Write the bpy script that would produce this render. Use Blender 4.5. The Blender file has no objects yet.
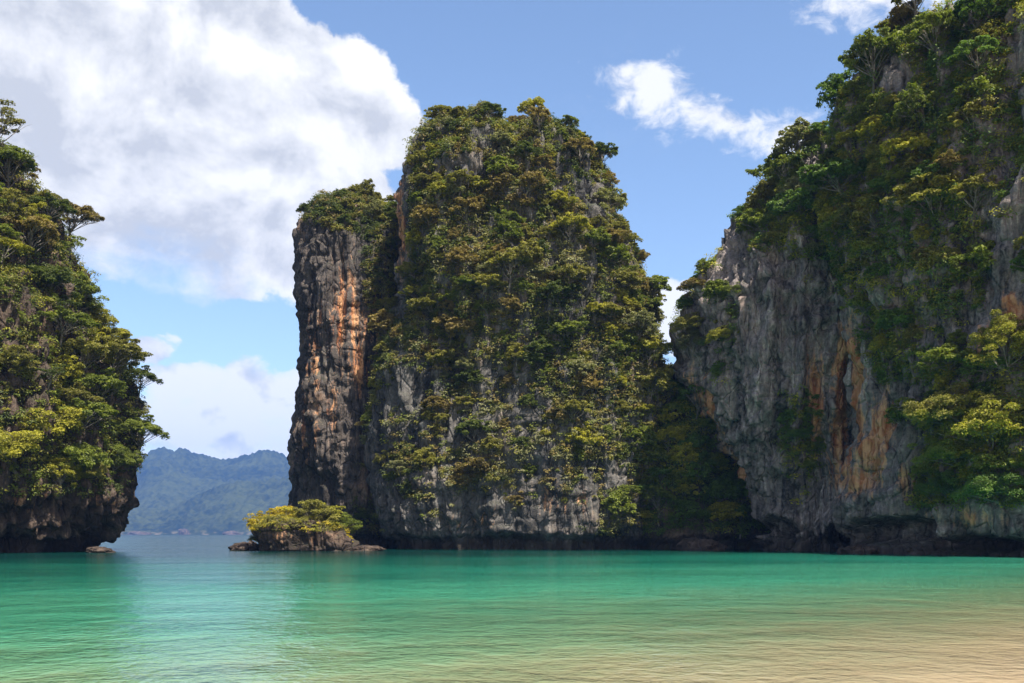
import bpy, math, random
import numpy as np
from mathutils import Vector, Matrix

R = math.radians
SC = bpy.context.scene
COL = SC.collection
random.seed(7)
RNG = np.random.default_rng(11)

# ------------------------------------------------------------------ camera
CAM_H, FPX, HOR = 2.2, 995.56, 534.0
cam_d = bpy.data.cameras.new('camera')
cam = bpy.data.objects.new('camera', cam_d)
COL.objects.link(cam)
cam.location = (0, 0, CAM_H)
cam.rotation_euler = (R(90), 0, 0)
cam_d.sensor_width = 36.0
cam_d.lens = 35.0
cam_d.shift_y = (HOR - 341.5) / 1024.0
cam_d.clip_start = 0.1
cam_d.clip_end = 20000
SC.camera = cam

# ------------------------------------------------------------------ render / exposure
SC.render.engine = 'CYCLES'
SC.view_settings.view_transform = 'Standard'
SC.view_settings.look = 'None'
SC.view_settings.exposure = 1.10
SC.view_settings.gamma = 1.0
SC.cycles.max_bounces = 7
SC.cycles.diffuse_bounces = 3
SC.cycles.glossy_bounces = 3
SC.cycles.transmission_bounces = 4
SC.cycles.transparent_max_bounces = 8
SC.cycles.volume_bounces = 0
SC.cycles.caustics_reflective = False
SC.cycles.caustics_refractive = False
SC.cycles.use_denoising = True

SUN_EL, SUN_X, SUN_Y = R(58), 0.60, -0.80
SUN_STRENGTH = 5.0
SKY_STRENGTH = 0.086

# ------------------------------------------------------------------ node expression helper
class E:
    """a socket with arithmetic"""
    def __init__(s, nt, sock): s.nt, s.s = nt, sock
    def _m(s, op, *others, clamp=False):
        n = s.nt.nodes.new('ShaderNodeMath'); n.operation = op; n.use_clamp = clamp
        for i, v in enumerate((s,) + others):
            if isinstance(v, E): s.nt.links.new(v.s, n.inputs[i])
            else: n.inputs[i].default_value = v
        return E(s.nt, n.outputs[0])
    def __add__(s, o): return s._m('ADD', o)
    __radd__ = __add__
    def __mul__(s, o): return s._m('MULTIPLY', o)
    __rmul__ = __mul__
    def __sub__(s, o): return s._m('SUBTRACT', o)
    def __rsub__(s, o): return (s * -1.0) + o
    def __truediv__(s, o): return s._m('DIVIDE', o)
    def max(s, o): return s._m('MAXIMUM', o)
    def min(s, o): return s._m('MINIMUM', o)
    def smax(s, o, k): return s._m('SMOOTH_MAX', o, k)
    def pow(s, o): return s._m('POWER', o)
    def sqrt(s): return s._m('SQRT')
    def exp(s): return s._m('EXPONENT')
    def abs(s): return s._m('ABSOLUTE')
    def clamp(s): return s._m('ADD', 0.0, clamp=True)
    def sstep(s, a, b, lo=0.0, hi=1.0):
        n = s.nt.nodes.new('ShaderNodeMapRange'); n.interpolation_type = 'SMOOTHSTEP'
        s.nt.links.new(s.s, n.inputs['Value'])
        n.inputs['From Min'].default_value = a; n.inputs['From Max'].default_value = b
        n.inputs['To Min'].default_value = lo; n.inputs['To Max'].default_value = hi
        return E(s.nt, n.outputs[0])

def node(nt, typ, **kw):
    n = nt.nodes.new(typ)
    for k, v in kw.items(): setattr(n, k, v)
    return n
def put(nt, sock, v):
    if isinstance(v, E): nt.links.new(v.s, sock)
    elif hasattr(v, 'is_linked'): nt.links.new(v, sock)
    elif isinstance(v, tuple) and len(v) == 3 and len(sock.default_value) == 4: sock.default_value = (*v, 1)
    else: sock.default_value = v
def mixc(nt, f, a, b, blend='MIX'):
    n = node(nt, 'ShaderNodeMix', data_type='RGBA', blend_type=blend)
    put(nt, n.inputs[0], f); put(nt, n.inputs[6], a); put(nt, n.inputs[7], b)
    return n.outputs[2]
def noise(nt, vec, scale, detail=4, rough=0.5, dist=0.0, lac=2.0):
    n = node(nt, 'ShaderNodeTexNoise')
    put(nt, n.inputs['Vector'], vec)
    n.inputs['Scale'].default_value = scale; n.inputs['Detail'].default_value = detail
    n.inputs['Roughness'].default_value = rough; n.inputs['Distortion'].default_value = dist
    n.inputs['Lacunarity'].default_value = lac
    return E(nt, n.outputs[0])
def mapping(nt, vec, scale=(1, 1, 1), loc=(0, 0, 0), rot=(0, 0, 0)):
    n = node(nt, 'ShaderNodeMapping')
    put(nt, n.inputs[0], vec)
    n.inputs['Scale'].default_value = scale; n.inputs['Location'].default_value = loc; n.inputs['Rotation'].default_value = rot
    return n.outputs[0]
def attr(nt, name):
    return E(nt, node(nt, 'ShaderNodeAttribute', attribute_name=name).outputs['Fac'])

# ------------------------------------------------------------------ sky: clear blue with fair-weather cumulus
def azel(px, py):
    a = (px - 512) / FPX; b = (HOR - py) / FPX
    az = math.atan(a)
    return az, math.atan(b * math.cos(az))

def build_world():
    w = bpy.data.worlds.new('World'); SC.world = w; w.use_nodes = True
    nt = w.node_tree; nt.nodes.clear()
    out = node(nt, 'ShaderNodeOutputWorld'); bg = node(nt, 'ShaderNodeBackground')
    bg.inputs[1].default_value = SKY_STRENGTH
    nt.links.new(bg.outputs[0], out.inputs[0])
    sky = node(nt, 'ShaderNodeTexSky', sky_type='NISHITA')
    sky.sun_disc = False; sky.sun_elevation = SUN_EL
    sky.sun_rotation = math.atan2(SUN_X, SUN_Y)
    sky.air_density = 1.0; sky.dust_density = 0.5; sky.ozone_density = 3.0; sky.altitude = 0
    tc = node(nt, 'ShaderNodeTexCoord')
    sep = node(nt, 'ShaderNodeSeparateXYZ'); nt.links.new(tc.outputs['Generated'], sep.inputs[0])
    X, Y, Z = (E(nt, sep.outputs[i]) for i in range(3))
    az = X._m('ARCTAN2', Y)
    el = Z._m('ARCSINE')
    cmb = node(nt, 'ShaderNodeCombineXYZ')
    put(nt, cmb.inputs[0], az); put(nt, cmb.inputs[1], el)
    P = cmb.outputs[0]
    # billow displacement field (cauliflower edges) and soft field
    billow = noise(nt, mapping(nt, P, (1, 1.15, 1), (3.1, 1.7, 0)), 11.0, 7, 0.56, 0.25)
    soft = noise(nt, mapping(nt, P, (1, 1.4, 1), (0.4, 5.2, 0)), 4.6, 5, 0.55, 0.2)
    fine = noise(nt, mapping(nt, P, (1, 1.5, 1), (8.4, 2.2, 0)), 34.0, 6, 0.62, 0.4)
    def blob(px, py, rx, ry, rot=0.0):
        a, e = azel(px, py)
        dx = az - a; dy = el - e
        c, s_ = math.cos(rot), math.sin(rot)
        u = (dx * c + dy * s_) / (rx / FPX); v = (dy * c - dx * s_) / (ry / FPX)
        return 1.0 - (u * u + v * v).sqrt()
    # heap cumulus over the sea gap
    big = blob(150, 140, 205, 115, 0.25)
    for b in ((322, 112, 92, 74, 0.0), (235, 45, 78, 62, 0), (200, 215, 190, 75, -0.1), (60, 40, 190, 110, 0),
              (375, 128, 58, 42, 0), (330, 205, 70, 60, 0), (100, -40, 165, 100, 0), (20, 190, 130, 60, 0)):
        big = big.smax(blob(*b), 0.12)
    bigd = big + (billow - 0.5) * 1.15 + (fine - 0.5) * 0.30
    big_m = bigd.sstep(0.03, 0.15)
    # the underside is torn and thinner
    tear_a, tear_e = azel(110, 235)
    ragged = (soft - 0.5) * 3.0 + (fine - 0.5) * 1.0 + (el - azel(100, 262)[1]) * 13.0
    big_m = big_m * ragged.sstep(-0.75, 0.35)
    # low bank beyond the islands
    low = blob(215, 425, 90, 42, 0)
    for b in ((270, 395, 55, 30, 0), (150, 348, 24, 14, 0), (185, 385, 40, 22, 0), (670, 300, 34, 18, 0), (690, 330, 40, 22, 0),
              (-300, 420, 300, 60, 0), (1500, 380, 300, 80, 0), (520, 440, 400, 50, 0)):
        low = low.smax(blob(*b), 0.10)
    puff = noise(nt, mapping(nt, P, (1, 1.5, 1), (1.3, 4.4, 0)), 20.0, 6, 0.55, 0.3)
    puff2 = noise(nt, mapping(nt, P, (1, 1.5, 1), (1.3 - .008, 4.4 - .014, 0)), 20.0, 6, 0.55, 0.3)
    lowd = low + (billow - 0.5) * 1.0 + (puff - 0.5) * 1.9 + (fine - 0.5) * 0.4
    low_m = lowd.sstep(-0.10, 0.14) * 0.78 + lowd.sstep(0.05, 0.45) * 0.20
    # thin drifting scrap
    w1 = blob(650, 90, 66, 34, -0.35)
    for b in ((715, 118, 80, 24, -0.42), (785, 140, 60, 24, -0.25), (875, -2, 85, 22, 0.05), (960, -10, 60, 20, 0), (630, 70, 30, 16, 0)):
        w1 = w1.smax(blob(*b), 0.10)
    wd = w1 + (billow - 0.5) * 2.2 + (fine - 0.5) * 2.2 - 0.12
    wis_m = wd.sstep(-0.02, 0.85) * 0.92
    veil = (soft + fine * 0.35 - 0.5).sstep(0.30, 0.75) * 0.16
    # general scattered clouds for the rest of the sky (behind and overhead)
    away = E(nt, sep.outputs[1]).sstep(0.35, 0.15)
    gen = noise(nt, tc.outputs['Generated'], 2.6, 7, 0.55, 0.2)
    gen_m = gen.sstep(0.44, 0.60) * away * 0.95
    mask = big_m.max(low_m).max(wis_m).max(veil).max(gen_m)
    mask = mask * Z.sstep(-0.02, 0.01)
    # shading: offset-density relief plus broad grey undersides
    Q = mapping(nt, P, (1, 1.15, 1), (3.1 - 0.024, 1.7 - 0.030, 0))
    billow2 = noise(nt, Q, 11.0, 7, 0.56, 0.25)
    relief = (billow - billow2) * 2.2
    broad = noise(nt, mapping(nt, P, (1, 1.2, 1), (6.1, 0.3, 0)), 6.0, 5, 0.5, 0.0)
    gx = (az - azel(60, 0)[0]) * 0.75
    edge = (1.0 - bigd.sstep(0.05, 0.75)) * 0.16
    lowlift = el.sstep(0.22, 0.14) * ((puff - puff2) * 2.8 + 0.60)
    lum = ((broad - 0.5) * 1.3 + relief * 1.9 + (fine - 0.5) * 0.45 + gx + edge + lowlift + 0.40).clamp()
    ccol = mixc(nt, lum, (3.7, 3.85, 4.2), (6.1, 6.1, 6.2))
    skyc = node(nt, 'ShaderNodeMix', data_type='RGBA', blend_type='MULTIPLY')
    skyc.inputs[0].default_value = 1.0
    nt.links.new(sky.outputs[0], skyc.inputs[6]); skyc.inputs[7].default_value = (1.25, 1.20, 1.16, 1)
    final = mixc(nt, mask, skyc.outputs[2], ccol)
    nt.links.new(final, bg.inputs[0])
build_world()

sun_d = bpy.data.lights.new('sun', 'SUN')
sun_d.energy = SUN_STRENGTH; sun_d.angle = R(0.53); sun_d.color = (1.0, 0.935, 0.83)
sun = bpy.data.objects.new('sun', sun_d); COL.objects.link(sun)
_h = math.hypot(SUN_X, SUN_Y)
sdir = Vector((SUN_X / _h * math.cos(SUN_EL), SUN_Y / _h * math.cos(SUN_EL), math.sin(SUN_EL)))
sun.rotation_euler = sdir.to_track_quat('Z', 'Y').to_euler()
sun.location = (60, -30, 120)

# ------------------------------------------------------------------ numpy noise
_perm = np.random.default_rng(5).permutation(256)
_perm = np.concatenate([_perm, _perm, _perm])
_g = np.random.default_rng(6).normal(size=(256, 3)); _g /= np.linalg.norm(_g, axis=1)[:, None]
def pn(x, y, z):
    x = np.asarray(x, float); y = np.asarray(y, float) + 0 * x; z = np.asarray(z, float) + 0 * x
    xi = np.floor(x).astype(int); yi = np.floor(y).astype(int); zi = np.floor(z).astype(int)
    xf, yf, zf = x - xi, y - yi, z - zi
    u, v, w = (t * t * t * (t * (t * 6 - 15) + 10) for t in (xf, yf, zf))
    def gr(i, j, k):
        h = _perm[_perm[_perm[(xi + i) & 255] + ((yi + j) & 255)] + ((zi + k) & 255)]
        g = _g[h]
        return g[..., 0] * (xf - i) + g[..., 1] * (yf - j) + g[..., 2] * (zf - k)
    def lp(a, b, t): return a + (b - a) * t
    return 1.5 * lp(lp(lp(gr(0, 0, 0), gr(1, 0, 0), u), lp(gr(0, 1, 0), gr(1, 1, 0), u), v),
                    lp(lp(gr(0, 0, 1), gr(1, 0, 1), u), lp(gr(0, 1, 1), gr(1, 1, 1), u), v), w)
def fbm(x, y, z, o=4, g=0.5):
    s = 0; a = 1.0
    for i in range(o):
        s = s + a * pn(x * 2 ** i + 17.3 * i, y * 2 ** i + 5.1 * i, z * 2 ** i + 9.7 * i); a *= g
    return s
def ridged(x, y, z, o=2):
    s = 0; a = 1.0
    for i in range(o):
        s = s + a * (1 - 2.2 * np.abs(pn(x * 2 ** i + 7.3 * i, y * 2 ** i + 3.1 * i, z * 2 ** i + 1.7 * i))); a *= 0.5
    return s
def sst(a, b, x):
    t = np.clip((x - a) / (b - a), 0, 1); return t * t * (3 - 2 * t)

def pix(p):
    y = np.maximum(p[..., 1], 1.0)
    return 512 + FPX * p[..., 0] / y, HOR - FPX * (p[..., 2] - CAM_H) / y
def at(px, py, d):
    return np.array([(px - 512) / FPX * d, d, CAM_H + (HOR - py) / FPX * d])

# ------------------------------------------------------------------ mesh helpers
def mesh_np(name, V, F4=None, F3=None, mats=(), smooth=False, attrs=None, midx=None):
    V = np.asarray(V, np.float32)
    loops = []; starts = []; n = 0
    parts = []
    if F4 is not None and len(F4): parts.append(np.asarray(F4, np.int32))
    if F3 is not None and len(F3): parts.append(np.asarray(F3, np.int32))
    tot = []
    for f in parts:
        k = f.shape[1]
        starts.append(n + np.arange(len(f)) * k); n += len(f) * k
        loops.append(f.ravel()); tot.append(np.full(len(f), k))
    loops = np.concatenate(loops); starts = np.concatenate(starts)
    me = bpy.data.meshes.new(name)
    me.vertices.add(len(V)); me.vertices.foreach_set('co', V.ravel())
    me.loops.add(len(loops)); me.loops.foreach_set('vertex_index', loops.astype(np.int32))
    me.polygons.add(len(starts)); me.polygons.foreach_set('loop_start', starts.astype(np.int32))
    try: me.polygons.foreach_set('loop_total', np.concatenate(tot).astype(np.int32))
    except Exception: pass
    for m in mats: me.materials.append(m)
    if midx is not None: me.polygons.foreach_set('material_index', np.asarray(midx, np.int32))
    me.polygons.foreach_set('use_smooth', np.full(len(starts), smooth))
    me.update(calc_edges=True)
    for k, v in (attrs or {}).items():
        a = me.attributes.new(k, 'FLOAT', 'POINT'); a.data.foreach_set('value', np.asarray(v, np.float32))
    me.validate()
    return me
def link(name, me, parent=None, loc=None):
    o = bpy.data.objects.new(name, me); COL.objects.link(o)
    if parent is not None: o.parent = parent
    if loc is not None: o.location = loc
    return o
def tag(o, label=None, cat=None, group=None, kind=None):
    if label: o['label'] = label
    if cat: o['category'] = cat
    if group: o['group'] = group
    if kind: o['kind'] = kind
    return o

# ------------------------------------------------------------------ materials
def new_mat(name):
    m = bpy.data.materials.new(name); m.use_nodes = True
    nt = m.node_tree; nt.nodes.clear()
    out = node(nt, 'ShaderNodeOutputMaterial')
    return m, nt, out

def rock_material(name, dark=(0.030, 0.029, 0.030), mid=(0.145, 0.132, 0.122), pale=(0.33, 0.305, 0.275), warm=0.05):
    m, nt, out = new_mat(name)
    b = node(nt, 'ShaderNodeBsdfPrincipled'); nt.links.new(b.outputs[0], out.inputs[0])
    tc = node(nt, 'ShaderNodeTexCoord').outputs['Object']
    wob = noise(nt, tc, 0.25, 3, 0.5)
    st = noise(nt, mapping(nt, tc, (0.55, 0.55, 0.055)), 1.0, 7, 0.62, 0.6)
    st2 = noise(nt, mapping(nt, tc, (1.7, 1.7, 0.13), (4, 7, 2)), 1.0, 6, 0.6, 0.4)
    blot = noise(nt, tc, 0.16, 6, 0.6, 0.4)
    grain = noise(nt, tc, 2.6, 7, 0.65, 0.3)
    vor = node(nt, 'ShaderNodeTexVoronoi', feature='DISTANCE_TO_EDGE')
    put(nt, vor.inputs['Vector'], mapping(nt, tc, (0.55, 0.55, 0.30))); vor.inputs['Scale'].default_value = 1.0
    crack = E(nt, vor.outputs['Distance'])
    t = st * 0.5 + st2 * 0.35 + blot * 0.35 + (grain - 0.5) * 0.35 - 0.10
    ramp = node(nt, 'ShaderNodeValToRGB')
    put(nt, ramp.inputs[0], t)
    cr = ramp.color_ramp
    cr.elements[0].position = 0.38; cr.elements[0].color = (*dark, 1)
    cr.elements[1].position = 0.70; cr.elements[1].color = (*pale, 1)
    e = cr.elements.new(0.47); e.color = (*(np.array(mid) * 0.55), 1)
    e = cr.elements.new(0.57); e.color = (*mid, 1)
    col = ramp.outputs[0]
    # iron stains run down the face
    org = attr(nt, 'stain')
    ostr = noise(nt, mapping(nt, tc, (1.1, 1.1, 0.09), (9, 1, 3)), 1.0, 6, 0.6, 0.5)
    of = (org * 1.15 + (ostr - 0.5) * 2.6 + (grain - 0.5) * 0.9 + (st2 - 0.5) * 1.0 - 0.40).sstep(0.0, 0.6) * org.sstep(0.02, 0.3)
    ocol = mixc(nt, st2.sstep(0.35, 0.65), (0.36, 0.115, 0.036), (0.62, 0.33, 0.16))
    col = mixc(nt, of * 0.9, col, ocol)
    # faint general ochre wash
    wash = (blot + st2 * 0.4).sstep(0.72, 0.95) * (0.25 + warm)
    col = mixc(nt, wash, col, (0.34, 0.20, 0.12))
    # tide band and seepage
    tide = attr(nt, 'tide')
    col = mixc(nt, tide * 0.85, col, (0.040, 0.030, 0.024))
    moss = attr(nt, 'moss') * (noise(nt, tc, 1.1, 5, 0.6)).sstep(0.38, 0.6)
    col = mixc(nt, moss * 0.8, col, (0.040, 0.055, 0.018))
    nt.links.new(col, b.inputs['Base Color'])
    b.inputs['Roughness'].default_value = 0.85
    b.inputs['Specular IOR Level'].default_value = 0.25
    pit = node(nt, 'ShaderNodeTexVoronoi', feature='F1'); pit.inputs['Scale'].default_value = 1.0
    put(nt, pit.inputs['Vector'], mapping(nt, tc, (1.3, 1.3, 0.55)))
    pitd = E(nt, pit.outputs['Distance'])
    hgt = grain * 0.55 + st2 * 0.4 + crack.sstep(0.0, 0.09) * 0.45 + noise(nt, tc, 7.0, 4, 0.6) * 0.2 - pitd * 0.45
    bp = node(nt, 'ShaderNodeBump'); bp.inputs['Strength'].default_value = 0.9; bp.inputs['Distance'].default_value = 0.55
    put(nt, bp.inputs['Height'], hgt); nt.links.new(bp.outputs[0], b.inputs['Normal'])
    return m

def leaf_material(name, lo, hi, trans=0.38):
    m, nt, out = new_mat(name)
    b = node(nt, 'ShaderNodeBsdfPrincipled')
    tr = node(nt, 'ShaderNodeBsdfTranslucent')
    mx = node(nt, 'ShaderNodeMixShader'); mx.inputs[0].default_value = trans
    nt.links.new(b.outputs[0], mx.inputs[1]); nt.links.new(tr.outputs[0], mx.inputs[2])
    nt.links.new(mx.outputs[0], out.inputs[0])
    tone = attr(nt, 'tone')
    rnd = E(nt, node(nt, 'ShaderNodeObjectInfo').outputs['Random'])
    f = (tone * 0.85 + (rnd - 0.5) * 0.35 + 0.17).clamp()
    col = mixc(nt, f, lo, hi)
    nt.links.new(col, b.inputs['Base Color'])
    tcol = mixc(nt, 1.0, col, (1.15, 1.25, 0.55), 'MULTIPLY')
    nt.links.new(tcol, tr.inputs[0])
    b.inputs['Roughness'].default_value = 0.55
    b.inputs['Specular IOR Level'].default_value = 0.30
    return m

LEAF = {
    'dark green':    leaf_material('leaves_dark_green', (0.030, 0.045, 0.010), (0.115, 0.140, 0.026)),
    'mid green':     leaf_material('leaves_mid_green', (0.056, 0.076, 0.012), (0.225, 0.255, 0.038)),
    'deep green':    leaf_material('leaves_deep_green', (0.036, 0.064, 0.012), (0.150, 0.230, 0.042)),
    'olive':         leaf_material('leaves_olive', (0.072, 0.070, 0.016), (0.285, 0.260, 0.052)),
    'yellow-green':  leaf_material('leaves_yellow_green', (0.115, 0.118, 0.015), (0.420, 0.380, 0.045)),
    'russet':        leaf_material('leaves_russet', (0.078, 0.062, 0.020), (0.300, 0.225, 0.075)),
    'grey-green':    leaf_material('leaves_grey_green', (0.072, 0.076, 0.034), (0.285, 0.275, 0.120)),
    'golden':        leaf_material('leaves_golden', (0.200, 0.160, 0.014), (0.560, 0.430, 0.028)),
}
def bark_material():
    m, nt, out = new_mat('bark')
    b = node(nt, 'ShaderNodeBsdfPrincipled'); nt.links.new(b.outputs[0], out.inputs[0])
    tc = node(nt, 'ShaderNodeTexCoord').outputs['Object']
    n = noise(nt, mapping(nt, tc, (3, 3, 0.8)), 1.0, 5, 0.6)
    nt.links.new(mixc(nt, n.sstep(0.3, 0.7), (0.07, 0.055, 0.042), (0.26, 0.23, 0.19)), b.inputs['Base Color'])
    b.inputs['Roughness'].default_value = 0.9
    return m
BARK = bark_material()
ROCK = rock_material('limestone')
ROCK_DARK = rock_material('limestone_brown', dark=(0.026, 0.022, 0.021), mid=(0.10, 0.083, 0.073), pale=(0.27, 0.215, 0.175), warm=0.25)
ROCK_BLUE = rock_material('limestone_blue', dark=(0.032, 0.029, 0.028), mid=(0.265, 0.222, 0.208), pale=(0.64, 0.555, 0.515))
ROCK_SHORE = rock_material('limestone_shore', dark=(0.030, 0.022, 0.018), mid=(0.095, 0.066, 0.050), pale=(0.22, 0.165, 0.125), warm=0.1)

# ------------------------------------------------------------------ cliffs as lofted sections
def sup(c, n): return np.sign(c) * np.abs(c) ** (2.0 / n)

def ell(px, py, e):
    """falloff 1 at centre of an ellipse (px, py, rx, ry, tilt), 0 outside"""
    cx, cy, rx, ry = e[:4]; t = e[4] if len(e) > 4 else 0.0
    dx, dy = px - cx, py - cy
    c, s = math.cos(t), math.sin(t)
    u = (dx * c + dy * s) / rx; v = (dy * c - dx * s) / ry
    return np.clip(1.25 - np.sqrt(u * u + v * v), 0, 1) / 1.0

def loft(rows, NU, NV, nexp=2.6, tilt=0.0, seed=0.0, amp=1.0, stains=(), caves=(), notch=1.0, big=2.6, moss=0.0, zmin=-4.0):
    """rows: (z, cx, cy, A, B, rot) from the bottom to the top; returns grid points, normals and attributes"""
    rows = np.array(rows, float)
    zs = rows[:, 0]
    # denser sampling by arc length of the profile
    prof = np.stack([rows[:, 0], rows[:, 3]], 1)
    seg = np.concatenate([[0], np.cumsum(np.linalg.norm(np.diff(prof, axis=0), axis=1))])
    tt = np.linspace(0, seg[-1], NV)
    # smooth interpolation of the table (Catmull-Rom through arc length)
    def cr(vals):
        i = np.clip(np.searchsorted(seg, tt, 'right') - 1, 0, len(seg) - 2)
        h = seg[i + 1] - seg[i]; u = (tt - seg[i]) / h
        m = np.gradient(vals, seg)
        h00 = 2*u**3 - 3*u**2 + 1; h10 = u**3 - 2*u**2 + u; h01 = -2*u**3 + 3*u**2; h11 = u**3 - u**2
        return h00*vals[i] + h10*h*m[i] + h01*vals[i+1] + h11*h*m[i+1]
    z, cx, cy, A, B, rot = (cr(rows[:, k]) for k in range(6))
    A = np.maximum(A, 0.02); B = np.maximum(B, 0.02)
    th = np.linspace(0, 2 * np.pi, NU, endpoint=False)
    lx = A[:, None] * sup(np.cos(th), nexp)[None]; ly = B[:, None] * sup(np.sin(th), nexp)[None]
    c, s = np.cos(rot)[:, None], np.sin(rot)[:, None]
    P = np.stack([cx[:, None] + lx * c - ly * s, cy[:, None] + lx * s + ly * c, z[:, None] + 0 * lx], -1)
    P[..., 2] -= tilt * np.cos(th)[None] * sst(25, 55, P[..., 2]) * (A / A.max())[:, None]
    def normals(P):
        du = np.roll(P, -1, 1) - np.roll(P, 1, 1)
        dv = np.gradient(P, axis=0)
        N = np.cross(du, dv); N /= np.linalg.norm(N, axis=-1, keepdims=True) + 1e-9
        return N
    N = normals(P)
    # even out pinched normals near the corners
    for _ in range(6):
        N = N + np.roll(N, 1, 1) + np.roll(N, -1, 1); N /= np.linalg.norm(N, axis=-1, keepdims=True) + 1e-9
    x, y, zz = P[..., 0] + seed * 31, P[..., 1] + seed * 17, P[..., 2]
    px, py = pix(P)
    d = big * fbm(x * .055, y * .055, zz * .035, 3)
    wob = 1.6 * pn(x * .12, y * .12, zz * .09)
    d += amp * 1.25 * ridged(x * .26 + wob * .25, y * .26 + wob * .25, zz * .040, 2)
    d += amp * 0.62 * ridged(x * .75 + wob * .3, y * .75, zz * .11 + wob * .2, 2)
    d += amp * 0.55 * np.abs(pn(x * .42, y * .42, zz * .36)) * 2 - .3
    led = pn(x * .05, y * .05, zz * .33 + wob * .3)
    d += amp * 0.45 * sst(-.1, .35, led)
    d += 0.22 * fbm(x * 1.5, y * 1.5, zz * 1.1, 2)
    d -= (0.25 + 0.45 * amp) * np.exp(-(pn(x * .42 + wob * .2, y * .42, zz * .055 + wob * .15) / .07) ** 2)
    d -= (0.15 + 0.28 * amp) * np.exp(-(pn(x * .85, y * .85 + wob * .3, zz * .16 + wob * .2 + 40) / .08) ** 2)
    d -= (0.1 + 0.28 * amp) * np.exp(-(pn(x * .07 + 9, y * .07, zz * .36 + wob * .25) / .06) ** 2)
    d -= d.mean()
    # tidal notch with hanging lip
    lip = 2.0 + 1.3 * fbm(x * .12, y * .12, 0 * zz, 2) + 0.5 * ridged(x * .8, y * .8, 0 * zz, 2)
    nf = sst(0.0, 1.0, (lip - zz) / 1.1) * (1 - 0.5 * sst(-1.0, -3.5, zz))
    d -= notch * 2.5 * nf * (0.75 + 0.35 * fbm(x * .2, y * .2, 0 * zz, 2))
    cv = 0
    front = N[..., 1] < 0.25
    for e in caves:
        k = ell(px, py, e) * front
        d -= (e[5] if len(e) > 5 else 4.0) * sst(0, .6, k + .25 * fbm(x * .35, y * .35, zz * .35, 3) * (k > 0))
    taper = np.clip(np.minimum(A, B) / 4.0, 0.15, 1)[:, None]
    d = d * taper
    P2 = P + N * d[..., None]
    N2 = normals(P2)
    st = np.zeros_like(d)
    for e in stains:
        st = np.maximum(st, ell(px, py, e) * (e[5] if len(e) > 5 else 1.0))
    st *= front
    tide = 1 - sst(0.9, 2.1, P2[..., 2] + 0.7 * fbm(x * .3, y * .3, zz * .3, 3))
    ms = np.clip(moss + 0.8 * N2[..., 2] - 0.2 + 0.3 * fbm(x * .1, y * .1, zz * .1, 2), 0, 1)
    return dict(P=P2, N=N2, stain=st, tide=tide, moss=ms, front=front)

def grid_faces(nv, nu, off=0):
    i, j = np.meshgrid(np.arange(nv - 1), np.arange(nu), indexing='ij')
    a = i * nu + j; b = i * nu + (j + 1) % nu
    return np.stack([a, b, b + nu, a + nu], -1).reshape(-1, 4) + off

SURF = {}
def cliff(name, parts, mat, label, cat):
    V, F, at_ = [], [], {'stain': [], 'tide': [], 'moss': []}
    off = 0; Ns = []
    for g in parts:
        nv, nu = g['P'].shape[:2]
        V.append(g['P'].reshape(-1, 3)); Ns.append(g['N'].reshape(-1, 3))
        F.append(grid_faces(nv, nu, off)); off += nv * nu
        for k in at_: at_[k].append(g[k].ravel())
    V = np.concatenate(V); F = np.concatenate(F); Ns = np.concatenate(Ns)
    at_ = {k: np.concatenate(v) for k, v in at_.items()}
    me = mesh_np(name, V, F, mats=[mat], smooth=True, attrs=at_)
    o = link(name, me)
    tag(o, label, cat)
    # area weight per vertex for scattering
    e1 = V[F[:, 1]] - V[F[:, 0]]; e2 = V[F[:, 3]] - V[F[:, 0]]
    ar = np.linalg.norm(np.cross(e1, e2), axis=1)
    w = np.bincount(F[:, 0], ar, len(V))
    SURF[label] = dict(V=V, N=Ns, w=w)
    return SURF[label]

def prof_rows(table, d0, depth, cyo=None, zb=-4.0, dome=True):
    """silhouette table (py, pxL, pxR[, depth scale]) at depth d0 -> loft rows"""
    rows = []
    for r in table:
        py, l, rr = r[:3]; k = r[3] if len(r) > 3 else 1.0
        z = CAM_H + (HOR - py) / FPX * d0
        xl = (l - 512) / FPX * d0; xr = (rr - 512) / FPX * d0
        rows.append((z, (xl + xr) / 2, d0 + (r[4] if len(r) > 4 else 0.0), (xr - xl) / 2, depth * k, 0.0))
    b = rows[0]
    rows.insert(0, (zb, b[1], b[2], b[3], b[4], 0.0))
    return rows

main_rows = prof_rows([(548, 396, 668), (500, 388, 672), (440, 382, 668, 1.02), (380, 389, 660, 1.0), (320, 401, 648, .97),
                       (260, 404, 630, .92), (220, 405, 612, .86), (185, 406, 604, .82), (160, 411, 593, .74),
                       (146, 418, 582, .64), (136, 434, 566, .50), (130.5, 456, 545, .30), (128.5, 485, 515, .05)], 152, 15.5)
S_main = cliff('karst_tower', [loft(main_rows, 520, 300, 2.5, 0.0, 1.3, 0.75,
    stains=[(372, 330, 14, 60, 0, .9), (402, 220, 8, 60, 0, .9), (560, 500, 40, 30, 0, .35), (470, 520, 40, 20, 0, .35)], moss=.15)],
    ROCK, 'tall central limestone tower draped in green bushes', 'rock tower')

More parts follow.
